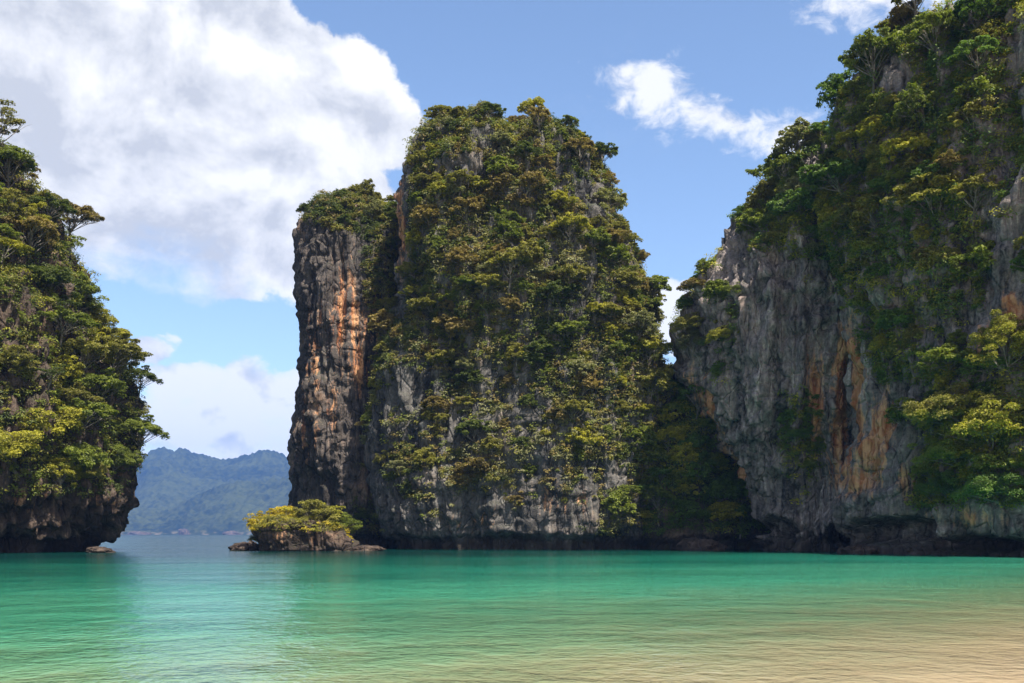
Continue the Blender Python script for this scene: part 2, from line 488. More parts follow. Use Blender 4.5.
pin_rows = prof_rows([(548, 314, 430), (520, 309, 430), (480, 307, 430), (450, 304, 430), (400, 304, 430), (340, 302, 430), (275, 301, 428),
                      (250, 304, 425, .95), (228, 315, 420, .85), (213, 328, 412, .65), (205, 345, 400, .4), (203, 365, 385, .08)], 164, 13)
S_pin = cliff('karst_tower', [loft(pin_rows, 400, 280, 2.6, 0.0, 4.1, 0.62,
    stains=[(318, 350, 16, 75, 0, .45), (345, 310, 22, 70, 0, .62), (360, 360, 16, 50, 0, .6), (330, 420, 22, 50, 0, .4), (375, 320, 14, 60, 0, .5), (308, 420, 9, 60, 0, .4)])],
    ROCK_DARK, 'dark brown limestone pillar with rusty streaks, joined to the tallest tower', 'rock tower')

sad_rows = prof_rows([(548, 590, 810), (510, 598, 800), (470, 612, 790), (435, 630, 770), (415, 645, 750, .85), (402, 660, 730, .6), (396, 676, 712, .2)], 156, 17)
sad = loft(sad_rows, 260, 140, 2.3, 0.0, 7.7, 0.7, moss=.6)

sh_rows = prof_rows([(548, 742, 920), (520, 746, 920), (495, 748, 920), (460, 730, 920), (430, 714, 920), (380, 698, 920), (340, 692, 920), (300, 705, 915),
                     (260, 726, 905), (220, 748, 890, .95), (190, 774, 880, .85), (174, 800, 870, .65), (166, 822, 858, .35), (164, 836, 846, .05)], 138, 15.5)
ROT = math.atan2(-0.825, 0.565)
rr = []
for z, s, sb in ((-4, 1, 0), (2, 1, 0), (12, 1.0, 0), (24, .99, .3), (34, .985, .5), (43, .96, .9), (49, .925, 1.3), (54, .85, 1.8), (57.5, .73, 2.3), (59.5, .5, 2.6), (60.3, .03, 2.6)):
    # the crest sits back from the face and towards the landward end
    rr.append((z, 61.5 + sb * .825, 103 + sb * .565, 30 * s if s > .3 else 30 * s, 15.5 * s, ROT))
right_st = [(842, 395, 13, 100, 0.05, 1.3), (815, 400, 12, 70, 0, .9), (868, 440, 15, 60, 0, 1.0), (850, 480, 34, 22, 0, .8), (935, 470, 14, 40, 0, .7), (712, 405, 12, 50, -.25, .9),
            (738, 470, 12, 50, -.35, 1.0), (1015, 320, 16, 36, 0, 1.3), (985, 340, 10, 40, 0, .7), (905, 480, 20, 26, 0, .6), (960, 520, 60, 18, 0, .5), (830, 260, 10, 40, 0, .5)]
right_cv = [(728, 524, 26, 13, .1, 5.0), (775, 528, 22, 10, 0, 2.5), (880, 532, 50, 13, -.05, 5.0), (965, 545, 60, 8, 0, 3.0)]
S_right = cliff('limestone_cliff', [loft(sh_rows, 420, 280, 2.6, 0.0, 2.2, 1.0, stains=right_st, caves=right_cv),
                                    loft(rr, 560, 300, 2.7, 4.0, 9.4, 0.95, stains=right_st, caves=right_cv)],
    ROCK_BLUE, 'long grey and orange streaked cliff with a jungle crest above caves at the waterline', 'cliff')
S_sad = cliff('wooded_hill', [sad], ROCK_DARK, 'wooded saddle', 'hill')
_o = [o for o in COL.objects if o.name == 'wooded_hill'][0]
del _o['label']; del _o['category']; _o['kind'] = 'structure'

left_rows = prof_rows([(553, -330, 82), (538, -330, 88), (520, -330, 102), (500, -330, 116), (475, -330, 118), (440, -330, 118), (400, -330, 116), (350, -330, 98),
                       (300, -320, 76, .95), (250, -310, 40, .9), (200, -300, 8, .8), (140, -290, -25, .7), (80, -270, -60, .5), (30, -250, -110, .3), (10, -220, -160, .05)], 126, 18)
S_left = cliff('limestone_headland', [loft(left_rows, 520, 260, 3.0, 0.0, 6.6, 1.15, stains=[(40, 500, 40, 20, 0, .35), (105, 500, 25, 15, 0, .4)], notch=1.3, moss=.1)],
    ROCK_SHORE, 'jungle covered headland with an undercut brown rock foot beside the open channel', 'headland')

isl_rows = prof_rows([(550, 256, 366), (546, 257, 362), (540, 256, 352), (532, 256, 344), (526, 262, 336), (522, 275, 325, .7), (521, 290, 310, .1)], 131, 5.0, zb=-2)
S_isl = cliff('rocky_islet', [loft(isl_rows, 260, 90, 2.6, 0.0, 3.3, 0.55, stains=[(300, 540, 60, 20, 0, .3)], notch=0.25, big=1.2)],
    ROCK_SHORE, 'small rocky islet topped with golden bushes in front of the dark pillar', 'islet')

# ------------------------------------------------------------------ loose rocks at the waterline
def boulder(px, py, d, rx, rz, seed, label, group=None, sq=1.0):
    n1, n2 = 26, 16
    u = np.linspace(0, 2 * np.pi, n1, endpoint=False); v = np.linspace(-np.pi / 2, np.pi / 2, n2)
    U, Vv = np.meshgrid(u, v)
    D = np.stack([np.cos(Vv) * np.cos(U), np.cos(Vv) * np.sin(U), np.sin(Vv)], -1)
    r = 1 + .35 * fbm(D[..., 0] * 1.3 + seed * 3, D[..., 1] * 1.3, D[..., 2] * 1.3 + seed, 3) + .22 * ridged(D[..., 0] * 2.2 + seed, D[..., 1] * 2.2, D[..., 2] * 4, 2)
    P = D * r[..., None] * np.array([rx, rx * .8 * sq, rz])
    c = at(px, py, d)
    F = grid_faces(n2, n1)
    z = np.zeros(n1 * n2)
    me = mesh_np('boulder', P.reshape(-1, 3), F, mats=[ROCK_SHORE], smooth=True,
                 attrs={'stain': z, 'tide': sst(.6, -.1, (P[..., 2] + c[2]).ravel()), 'moss': z})
    o = link('boulder', me, loc=c)
    return tag(o, label, 'rock', group)
boulder(243, 549, 133, 1.5, .7, 1, 'small dark rock awash beside the seaward end of the islet')
boulder(252, 548.5, 134, 1.0, .8, 2, 'stubby dark rock touching the seaward end of the islet')
boulder(368, 550, 129, 1.7, .5, 4, 'outermost flat rock trailing from the islet toward the tall tower')
boulder(100, 551.5, 118, 1.3, .45, 11, 'low wet rock just off the headland foot')

boulder(700, 550, 132, 2.8, 1.3, 24, 'low brown rock in the cave mouth beside the wooded saddle')
boulder(862, 553.5, 112, 2.2, .8, 25, 'low rock inside the long cave below the orange streak')

# ------------------------------------------------------------------ tree prototypes
def tube(path, rad, ns=6):
    path = np.asarray(path, float); rad = np.asarray(rad, float)
    T = np.gradient(path, axis=0); T /= np.linalg.norm(T, axis=1)[:, None] + 1e-9
    ref = np.array([0.31, 0.17, 0.93]) if abs(T[0, 2]) < .9 else np.array([1.0, 0.2, 0])
    A = np.cross(T, ref); A /= np.linalg.norm(A, axis=1)[:, None] + 1e-9
    B = np.cross(T, A)
    a = np.linspace(0, 2 * np.pi, ns, endpoint=False)
    V = path[:, None] + rad[:, None, None] * (np.cos(a)[None, :, None] * A[:, None] + np.sin(a)[None, :, None] * B[:, None])
    return V.reshape(-1, 3), grid_faces(len(path), ns)

def leaves(C, Nn, size, tone, rng, aspect=0.55):
    """diamond leaves (folded quads) at C with normals Nn"""
    n = len(C)
    Nn = Nn / (np.linalg.norm(Nn, axis=1)[:, None] + 1e-9)
    r = rng.normal(size=(n, 3)); T = np.cross(Nn, r); T /= np.linalg.norm(T, axis=1)[:, None] + 1e-9
    Bn = np.cross(Nn, T)
    s = (size * rng.uniform(.6, 1.35, n))[:, None]
    droop = Nn * s * -.18
    V = np.stack([C - T * s * .5 + droop * .5, C + Bn * s * aspect * .5, C + T * s * .5 + droop, C - Bn * s * aspect * .5], 1).reshape(-1, 3)
    F = np.arange(n * 4).reshape(n, 4)
    return V, F, np.repeat(tone, 4)

def clump(c, rx, rz, n, rng, up=0.75):
    """leaves on the upper shell of a flattened pad"""
    d = rng.normal(size=(n, 3)); d /= np.linalg.norm(d, axis=1)[:, None]
    flip = (d[:, 2] < 0) & (rng.random(n) < .72); d[flip, 2] *= -1
    rad = rng.uniform(.55, 1.08, n) ** .6
    lump = 1 + .30 * pn(d[:, 0] * 2 + c[0], d[:, 1] * 2 + c[1], d[:, 2] * 2 + c[2] * 1.3)
    P = c + d * (rad * lump)[:, None] * np.array([rx, rx, rz])
    Nn = d * np.array([1, 1, 1.2]) * .6 + np.array([0, 0, up]) + rng.normal(size=(n, 3)) * .60
    return P, Nn

def make_tree(form, seed, leaf=.30, dens=1.0):
    """returns (trunk mesh, crown mesh); unit size: about 6 m tall"""
    rng = np.random.default_rng(seed)
    tv, tf, off = [], [], 0
    def add(path, rad, ns=6):
        nonlocal off
        v, f = tube(path, rad, ns); tv.append(v); tf.append(f + off); off += len(v)
    if form == 'umbrella':   Ht, Cr, npad, pr, pz, lean = 4.3, 2.9, 26, .78, .46, .6
    elif form == 'rounded':  Ht, Cr, npad, pr, pz, lean = 2.3, 2.25, 30, .74, .56, .4
    elif form == 'spreading':Ht, Cr, npad, pr, pz, lean = 1.9, 3.0, 32, .74, .50, 1.2
    elif form == 'upright':  Ht, Cr, npad, pr, pz, lean = 4.6, 1.7, 20, .78, .50, .4
    else:                    Ht, Cr, npad, pr, pz, lean = 4.0, 2.7, 13, .78, .34, .8   # sparse
    n = 8; t = np.linspace(0, 1, n)
    wig = np.cumsum(rng.normal(size=(n, 2)) * .10, 0)
    trunk = np.stack([lean * t ** 1.4 + wig[:, 0], wig[:, 1], Ht * t - .5 * (1 - t)], 1)
    r0 = {'umbrella': .17, 'rounded': .14, 'spreading': .17, 'upright': .15, 'sparse': .14}[form]
    add(trunk, r0 * (1 - .62 * t), 7)
    LP, LN, LT = [], [], []
    for k in range(npad):
        if form == 'umbrella':
            a = k * 2.4 + rng.normal() * .3; q = math.sqrt((k + .5) / npad); r = Cr * q
            c = np.array([math.cos(a) * r, math.sin(a) * r, Ht + 1.25 * (1 - q * q) + rng.normal() * .28 - .1])
            t0 = .55 + .4 * rng.random()
        elif form == 'rounded':
            a = k * 2.4 + rng.normal() * .4; e = math.asin(min(1, (k + .5) / npad)); r = Cr * math.cos(e) * rng.uniform(.75, 1.05)
            c = np.array([math.cos(a) * r, math.sin(a) * r, Ht - .6 + 2.6 * math.sin(e) + rng.normal() * .25])
            t0 = .35 + .6 * rng.random()
        elif form == 'spreading':
            a = rng.normal() * 1.25; r = Cr * rng.uniform(.15, 1.0)
            c = np.array([math.cos(a) * r + .5, math.sin(a) * r * 1.0, Ht + .9 - .42 * r + rng.normal() * .5])
            t0 = .4 + .5 * rng.random()
        elif form == 'upright':
            h = (k + .5) / npad; a = k * 2.4 + rng.normal() * .4; r = Cr * (1 - .75 * abs(h - .35) ** 1.2) * rng.uniform(.3, 1)
            c = np.array([math.cos(a) * r, math.sin(a) * r, 1.3 + 4.9 * h])
            t0 = np.clip(h, .2, .95)
        else:
            a = k * 2.4 + rng.normal() * .6; r = Cr * rng.uniform(.35, 1.0)
            c = np.array([math.cos(a) * r, math.sin(a) * r, Ht * rng.uniform(.62, 1.22)])
            t0 = .4 + .5 * rng.random()
        i = int(t0 * (n - 1)); b = trunk[i]
        if form != 'spreading': c[:2] += trunk[-1, :2] * .8
        # limb
        m = np.linspace(0, 1, 6)
        midp = (b + c) / 2 + np.array([0, 0, -.15]) + rng.normal(size=3) * .22
        path = ((1 - m) ** 2)[:, None] * b + (2 * m * (1 - m))[:, None] * midp + (m ** 2)[:, None] * (c + np.array([0, 0, -.1]))
        rb = r0 * (1 - .62 * t0) * .62
        add(path, rb * (1 - .75 * m), 5)
        # twigs
        for _ in range(3):
            q = c + rng.normal(size=3) * np.array([pr * .7, pr * .7, pz * .6])
            add(np.stack([path[3], (path[4] + q) / 2, q]), np.array([rb * .35, rb * .25, rb * .08]), 4)
        base_tone = np.clip(.5 + rng.normal() * .17, 0, 1)
        nsub = 3 if form != 'sparse' else 2
        for _ in range(nsub):
            sc = rng.uniform(.5, .9)
            cc = c + rng.normal(size=3) * np.array([pr * .55, pr * .55, pz * .55])
            nl = int(80 * dens * rng.uniform(.8, 1.2) * (pr / .92) ** 2)
            P, N = clump(cc, pr * sc, pz * sc, nl, rng)
            LP.append(P); LN.append(N); LT.append(np.clip(base_tone + rng.normal() * .12 + rng.normal(size=nl) * .22, 0, 1))
    P = np.concatenate(LP); N = np.concatenate(LN); T = np.concatenate(LT)
    V, F, tone = leaves(P, N, leaf, T, rng)
    crown = mesh_np('crown_' + form, V, F, mats=[LEAF['olive']], attrs={'tone': tone})
    trunkm = mesh_np('trunk_' + form, np.concatenate(tv), np.concatenate(tf), mats=[BARK], smooth=True)
    return trunkm, crown

FORMS = ('umbrella', 'rounded', 'spreading', 'upright', 'sparse')
PROTO = {f: [make_tree(f, 100 * i + k, leaf=.40) for k in range(3)] for i, f in enumerate(FORMS)}
PROTO_NEAR = {f: [make_tree(f, 900 + 100 * i + k, leaf=.26, dens=1.9) for k in range(2)] for i, f in enumerate(FORMS)}

PROTO_BIG = {f: [make_tree(f, 1900 + 100 * i + k, leaf=.155, dens=4.2) for k in range(2)] for i, f in enumerate(('rounded', 'spreading'))}

USED = set()
NTREE = 0
def tree(p, form, colour, scale, lean_to, label, group, cat='tree', near=False, tilt=0.0, zs=1.0, name='tree'):
    """an Empty at the foot with trunk and crown"""
    global NTREE
    tm, cm = random.choice((PROTO_BIG if near == 'big' else PROTO_NEAR if near else PROTO)[form])
    e = bpy.data.objects.new(name, None); COL.objects.link(e)
    e.empty_display_size = .5
    e.location = p
    e.rotation_euler = (0, tilt, lean_to)
    e.rotation_mode = 'XYZ'
    sx = scale * random.uniform(.9, 1.1)
    e.scale = (sx, sx, scale * zs)
    tr = link('trunk', tm, e); cr = link('crown', cm, e)
    cr.material_slots[0].link = 'OBJECT'; cr.material_slots[0].material = LEAF[colour]
    tag(e, label, cat, group)
    USED.add(label); NTREE += 1
    return e

# visible surface points (coarse depth buffer over every cliff)
def depth_buffer():
    Z = np.full((200, 300), 1e9)
    for s in SURF.values():
        px, py = pix(s['V'])
        i = ((py + 100) / 4).astype(int); j = ((px + 80) / 4).astype(int)
        ok = (i >= 0) & (i < 200) & (j >= 0) & (j < 300)
        np.minimum.at(Z, (i[ok], j[ok]), s['V'][ok, 1])
    return Z
ZB = depth_buffer()
for s in SURF.values():
    px, py = pix(s['V'])
    i = np.clip(((py + 100) / 4).astype(int), 0, 199); j = np.clip(((px + 80) / 4).astype(int), 0, 299)
    inside = (py > -100) & (py < 700) & (px > -80) & (px < 1110)
    v = s['V']; view = v - np.array([0, 0, CAM_H]); view /= np.linalg.norm(view, axis=1)[:, None]
    facing = -(view * s['N']).sum(1)
    s['px'], s['py'] = px, py
    s['vis'] = inside & (v[:, 1] < ZB[i, j] + 3.5) & (facing > -.25)
    s['cov'] = np.ones(len(v))

def coverage(s, base, patches, slope=0.35):
    """vegetation likelihood 0..1 from ellipses in the view of the bay plus slope and noise"""
    c = np.full(len(s['V']), base)
    for e in patches:
        k = sst(0, .5, ell(s['px'], s['py'], e)); t = e[5]
        c = c * (1 - k) + t * k
    x, y, z = s['V'].T
    c = c + .45 * fbm(x * .11, y * .11, z * .09, 3) + slope * np.clip(s['N'][:, 2], -.6, 1)
    c = np.clip(c, 0, 1)
    c[z < 2.2] = 0
    s['cov'] = c

coverage(S_main, .74, [(440, 480, 75, 75, 0, .30), (410, 420, 36, 60, 0, .38), (500, 390, 30, 36, 0, .40), (540, 430, 30, 26, 0, .45), (505, 152, 26, 30, 0, .85), (592, 215, 9, 30, .2, .35), (590, 290, 9, 36, 0, .35),
                       (520, 530, 130, 14, 0, .08), (560, 480, 40, 24, 0, .35), (401, 230, 9, 90, 0, .0), (640, 420, 50, 90, 0, .9), (470, 250, 60, 70, 0, .85), (475, 470, 45, 26, .3, .7), (420, 490, 22, 10, 0, .6), (590, 500, 60, 40, 0, .6)])
coverage(S_pin, .02, [(355, 205, 50, 30, 0, 1.0), (385, 270, 22, 75, 0, .75), (400, 240, 20, 60, 0, .8), (380, 500, 30, 60, 0, .55), (360, 440, 20, 25, 0, .2)], .25)
coverage(S_sad, 1.0, [])
coverage(S_right, .45, [(770, 430, 120, 120, 0, .02), (850, 420, 70, 120, 0, .0), (930, 200, 110, 160, 0, 1.0), (900, 330, 40, 60, 0, .7), (1010, 240, 30, 90, 0, .12), (960, 330, 50, 20, 0, .45), (800, 220, 60, 50, 0, .85), (735, 270, 16, 50, 0, .05),
                        (800, 450, 18, 60, 0, .5), (725, 340, 26, 50, 0, .55), (770, 320, 30, 60, 0, .15), (1000, 440, 90, 80, 0, .9), (895, 78, 14, 22, 0, .0), (812, 172, 20, 18, 0, .1), (990, 530, 120, 22, 0, .05)], .35)
coverage(S_left, .95, [(60, 530, 130, 34, 0, .0), (150, 510, 30, 40, 0, .0)], .2)
coverage(S_isl, .8, [(310, 546, 80, 14, 0, 0.0)], .4)

# ------------------------------------------------------------------ undergrowth clinging to the rock (uncountable)
def undergrowth(s, n, size, cols, label_name, nleaf=44, leaf=.29, seed=1):
    rng = np.random.default_rng(seed)
    w = s['w'] * sst(.42, .75, s['cov']) * np.where(s['vis'], 1.0, .25)
    idx = rng.choice(len(w), n, p=w / w.sum())
    C = s['V'][idx]; N = s['N'][idx]
    x, y, z = C.T
    sz = size * rng.uniform(.45, 1.35, n)
    k = nleaf
    d = rng.normal(size=(n, k, 3)); d /= np.linalg.norm(d, axis=2)[..., None]
    d[..., 2] = np.where((d[..., 2] < 0) & (rng.random((n, k)) < .6), -d[..., 2], d[..., 2])
    rad = rng.uniform(.4, 1.05, (n, k))
    cc = C + N * (sz * .35)[:, None] + np.array([0, 0, 1.0]) * (sz * .15)[:, None]
    P = cc[:, None] + d * (rad * sz[:, None])[..., None] * np.array([1, 1, .62])
    Nn = d * .7 + np.array([0, 0, .8]) + N[:, None] * .35 + rng.normal(size=(n, k, 3)) * .4
    zone = fbm(x * .10 + 3, y * .10, z * .10, 2)
    tn = np.clip(.5 + .35 * zone[:, None] + rng.normal(size=(n, 1)) * .14 + rng.normal(size=(n, k)) * .14, 0, 1)
    V, F, tone = leaves(P.reshape(-1, 3), Nn.reshape(-1, 3), leaf, tn.ravel(), rng)
    pick = (zone * .9 + rng.normal(size=n) * .35 + .5)
    mi = np.clip((pick * len(cols)).astype(int), 0, len(cols) - 1)
    me = mesh_np(label_name, V, F, mats=[LEAF[c] for c in cols], attrs={'tone': tone}, midx=np.repeat(mi, k))
    o = link(label_name, me)
    o['kind'] = 'stuff'
    return o
undergrowth(S_main, 9500, .78, ['dark green', 'mid green', 'olive', 'russet', 'olive', 'grey-green'], 'undergrowth', seed=1)
undergrowth(S_pin, 1300, .8, ['dark green', 'olive', 'russet', 'olive'], 'undergrowth', seed=2)
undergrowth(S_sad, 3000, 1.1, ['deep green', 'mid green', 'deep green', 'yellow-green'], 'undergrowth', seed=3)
undergrowth(S_right, 11000, .85, ['deep green', 'mid green', 'deep green', 'olive', 'yellow-green', 'mid green'], 'undergrowth', seed=4)
undergrowth(S_left, 5500, .9, ['dark green', 'mid green', 'olive', 'yellow-green', 'mid green'], 'undergrowth', seed=5)
undergrowth(S_isl, 420, .5, ['olive', 'yellow-green', 'golden', 'golden'], 'undergrowth', leaf=.2, seed=6)

# ------------------------------------------------------------------ trees, each a thing
FORMWORD = {'umbrella': 'flattened', 'rounded': 'rounded', 'spreading': 'overhanging', 'upright': 'upright', 'sparse': 'sparse'}

def scatter(s, n, smin, smax, spacing, mix, forms, place, group, near=False, seed=0, minz=3.0, region=None, name='tree', scale_fn=None, shrub_below=0.0):
    """pick visible covered points and stand a tree on each; the label joins colour, form and place"""
    rng = np.random.default_rng(seed + 50)
    w = s['w'] * sst(.5, .9, s['cov']) * s['vis'] * (s['V'][:, 2] > minz)
    if region is not None: w = w * region(s['px'], s['py'])
    w = w / w.sum()
    cand = rng.choice(len(w), min(n * 14, 9000), p=w)
    pts = []; cols = list(mix); pw = np.array([mix[c] for c in cols]); pw = pw / pw.sum()
    name0 = name; group0 = group
    for i in cand:
        p = s['V'][i]; nn = s['N'][i]
        sc = smin + (smax - smin) * rng.random() ** 1.7
        if scale_fn: sc *= scale_fn(s['px'][i], s['py'][i], nn)
        if any((p[0]-q[0])**2 + (p[1]-q[1])**2 * .4 + (p[2]-q[2])**2 < (spacing * (sc + qs) * .5) ** 2 for q, qs in pts): continue
        pts.append((p, sc))
        flat = nn[2] > .45
        name = 'shrub' if (sc < shrub_below and not flat) else name0
        group = group0.replace('trees', 'shrubs') if name == 'shrub' else group0
        fw = forms['flat'] if flat else (['rounded', 'spreading'] if name == 'shrub' else forms['face'])
        pl = place(s['px'][i], s['py'][i])
        best = None
        for tr in range(40):
            c = cols[rng.choice(len(cols), p=pw)]; f = fw[rng.integers(len(fw))]
            lab = f'{FORMWORD[f]} {c} {name} {pl}'
            best = (c, f, lab)
            if lab not in USED: break
        c, f, lab = best
        if lab in USED:   # still shared: use relative size
            for pre in ('small', 'large', 'stunted', 'giant', 'slender', 'ragged') if len(lab.split()) < 16 else ():
                if f'{pre} {lab}' not in USED:
                    lab = f'{pre} {lab}'
                    sc *= {'small': .8, 'large': 1.25, 'stunted': .62, 'giant': 1.45, 'slender': .7, 'ragged': .95}[pre]; break
        lean = math.atan2(nn[1], nn[0])
        tree(p - nn * .15 - np.array([0, 0, {'umbrella': 1.6, 'sparse': 1.2, 'upright': 1.0}.get(f, .3) * sc * flat]), f, c, sc, lean + rng.normal() * .35, lab, group, cat=name, near=near, tilt=(0 if flat else rng.uniform(.0, .16)), zs=rng.uniform(.85, 1.1), name=name)
        if len(pts) >= n: break
    return len(pts)

def cells(rows, cols, joiner):
    def f(px, py):
        r = next(t for lim, t in rows if py < lim); c = next(t for lim, t in cols if px < lim)
        return joiner.format(r=r, c=c)
    return f
main_place = cells([(140, 'at the summit'), (190, 'below the summit'), (245, 'on the upper face'), (300, 'above mid face'), (355, 'at mid face'), (410, 'below mid face'), (465, 'on the lower face'), (999, 'low above the water')],
                   [(440, 'pillar edge'), (490, 'pillar side'), (540, 'middle'), (590, 'saddle side'), (999, 'saddle edge')],
                   '{r} of the tallest tower, {c}')
pin_place = cells([(215, 'on the summit'), (260, 'below the summit'), (330, 'on the upper face'), (999, 'at the shaded foot')], [(335, 'seaward end'), (370, 'middle'), (999, 'tall tower end')],
                  '{r} of the dark pillar, {c}')
sad_place = cells([(420, 'on the ridge'), (460, 'high'), (500, 'halfway up'), (999, 'near the water')], [(650, 'beside the tallest tower'), (700, 'in the middle'), (999, 'beside the streaked cliff')],
                  '{r} on the shaded saddle, {c}')
right_place = cells([(60, 'on the highest crest'), (110, 'under the highest crest'), (165, 'on the top slope'), (220, 'at shoulder height'), (275, 'above mid face'), (340, 'at mid face'), (410, 'on the lower face'), (999, 'low above the caves')],
                    [(730, 'saddle end'), (790, 'above the cave'), (850, 'by the orange streak'), (900, 'past the orange streak'), (960, 'jungle slope'), (999999, 'grey buttress')],
                    '{r} of the streaked cliff, {c}')
left_place = cells([(220, 'at the top'), (290, 'high up'), (340, 'on the upper slope'), (390, 'on the middle slope'), (440, 'on the lower slope'), (999, 'just above the rock foot')],
                   [(40, 'landward side'), (90, 'middle'), (999, 'channel side')], '{r} of the headland, {c}')

MIX_MAIN = {'olive': 4, 'mid green': 3, 'russet': 2.5, 'dark green': 2, 'grey-green': 1.6, 'yellow-green': 1.2}
MIX_RIGHT = {'mid green': 4, 'deep green': 3, 'olive': 3, 'yellow-green': 1.8, 'russet': .6, 'grey-green': .8}
MIX_LEFT = {'olive': 3, 'mid green': 3, 'yellow-green': 2.5, 'dark green': 1.5, 'russet': .6}
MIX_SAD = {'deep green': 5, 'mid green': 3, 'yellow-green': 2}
FF = {'flat': ['umbrella', 'rounded', 'rounded', 'sparse', 'upright'], 'face': ['spreading', 'spreading', 'rounded', 'umbrella']}

bright = lambda px, py: ((px > 585) & (py > 300)) * 1.0
n0 = scatter(S_main, 46, .42, .95, 2.2, {'yellow-green': 4, 'mid green': 3, 'olive': 1.5, 'grey-green': 1}, FF, main_place, 'trees on the tallest tower', seed=11, region=bright, shrub_below=.60)
FM = {'flat': ['rounded', 'rounded', 'umbrella'], 'face': FF['face']}
n1 = scatter(S_main, 200, .34, .98, 2.45, MIX_MAIN, FM, main_place, 'trees on the tallest tower', seed=1, shrub_below=.70, region=lambda px, py: 1 - bright(px, py), scale_fn=lambda px, py, n: .68 if py < 160 else 1.0)
n2 = scatter(S_pin, 30, .34, .60, 2.2, MIX_MAIN, FF, pin_place, 'trees on the dark pillar', seed=2, shrub_below=.45)
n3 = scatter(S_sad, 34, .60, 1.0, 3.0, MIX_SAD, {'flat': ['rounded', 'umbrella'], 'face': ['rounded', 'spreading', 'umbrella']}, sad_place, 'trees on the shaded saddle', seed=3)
n4 = scatter(S_right, 190, .38, 1.1, 2.5, MIX_RIGHT, FF, right_place, 'trees on the streaked cliff', seed=4, shrub_below=.74)
n5 = scatter(S_left, 54, .75, 1.25, 2.4, MIX_LEFT, {'flat': ['umbrella', 'rounded', 'sparse'], 'face': ['spreading', 'rounded', 'umbrella', 'rounded']}, left_place, 'trees on the headland', near=True, seed=5)
print('TREES', n0, n1, n2, n3, n4, n5)

# ------------------------------------------------------------------ the big trees reaching out at the near end of the streaked cliff
def on(s_, px, py):
    k = np.argmin((s_['px'] - px) ** 2 + (s_['py'] - py) ** 2 + 1e6 * (~s_['vis']))
    return s_['V'][k], s_['N'][k]
BIG = [
    (S_right, 1000, 455, 1.7, 'spreading', 'yellow-green', 'large yellow-green tree reaching out over the caves from the near end of the streaked cliff'),
    (S_right, 1020, 425, 1.7, 'rounded', 'mid green', 'large mid green tree cut by the frame above the near end of the caves'),
    (S_right, 960, 470, 1.25, 'spreading', 'mid green', 'hanging mid green tree below the large yellow-green tree'),
    (S_right, 1000, 505, 1.2, 'spreading', 'deep green', 'deep green tree hanging lowest over the water at the near cliff end'),
    (S_right, 965, 430, 1.3, 'spreading', 'olive', 'olive tree behind the large yellow-green tree'),
    (S_right, 950, 500, .9, 'spreading', 'deep green', 'deep green tree drooping beside the long cave at the streaked cliff foot'),
    (S_right, 1010, 375, 1.2, 'rounded', 'yellow-green', 'yellow-green tree topping the clump at the near end of the streaked cliff'),
    (S_right, 695, 335, .85, 'spreading', 'olive', 'olive tree leaning out over the saddle from the cliff edge'),
    (S_right, 692, 355, .70, 'rounded', 'grey-green', 'grey-green tree on the cliff edge just above the saddle'),
    (S_right, 704, 312, .75, 'umbrella', 'russet', 'flat-topped russet tree on the cliff edge against the sky gap'),
    (S_right, 725, 345, .70, 'spreading', 'yellow-green', 'yellow-green bushy tree clinging to bare grey rock above the saddle'),
    (S_right, 735, 300, .60, 'spreading', 'mid green', 'mid green tree clinging to bare grey rock under the shoulder'),
    (S_right, 795, 440, .60, 'spreading', 'deep green', 'deep green tree clinging beside the orange streak, above the cave'),
    (S_right, 805, 470, .50, 'spreading', 'mid green', 'mid green tree lowest of the hanging patch beside the orange streak'),
    (S_left, 2, 168, 1.5, 'sparse', 'olive', 'sparse olive tree standing tallest at the very top of the headland'),
    (S_left, 12, 205, 1.1, 'umbrella', 'mid green', 'flattened mid green tree beneath the tallest tree of the headland top'),
    (S_left, 118, 425, 1.25, 'spreading', 'olive', 'olive tree leaning farthest out from the headland over the channel'),
    (S_left, 116, 470, 1.0, 'spreading', 'mid green', 'mid green tree drooping past the rock lip of the headland toward the channel'),
    (S_left, 60, 450, 1.6, 'spreading', 'yellow-green', 'broad yellow-green tree spreading over the front of the headland above the rock'),
    (S_left, 18, 470, 1.4, 'spreading', 'yellow-green', 'yellow-green tree low on the headland front cut by the frame'),
    (S_left, 95, 345, 1.2, 'rounded', 'yellow-green', 'rounded yellow-green tree bulging from the headland skyline'),
    (S_left, 90, 485, .9, 'spreading', 'olive', 'olive tree drooping lowest over the brown rock foot of the headland')]
for s_, px, py, sc, f, c, lab in BIG:
    p, nn = on(s_, px, py)
    tree(p - nn * .2, f, c, sc, math.atan2(nn[1], nn[0]) - (.5 if s_ is S_left else -.1), lab,
         'large trees reaching out from the rock', near='big' if f in ('rounded', 'spreading') else True, tilt=.14)

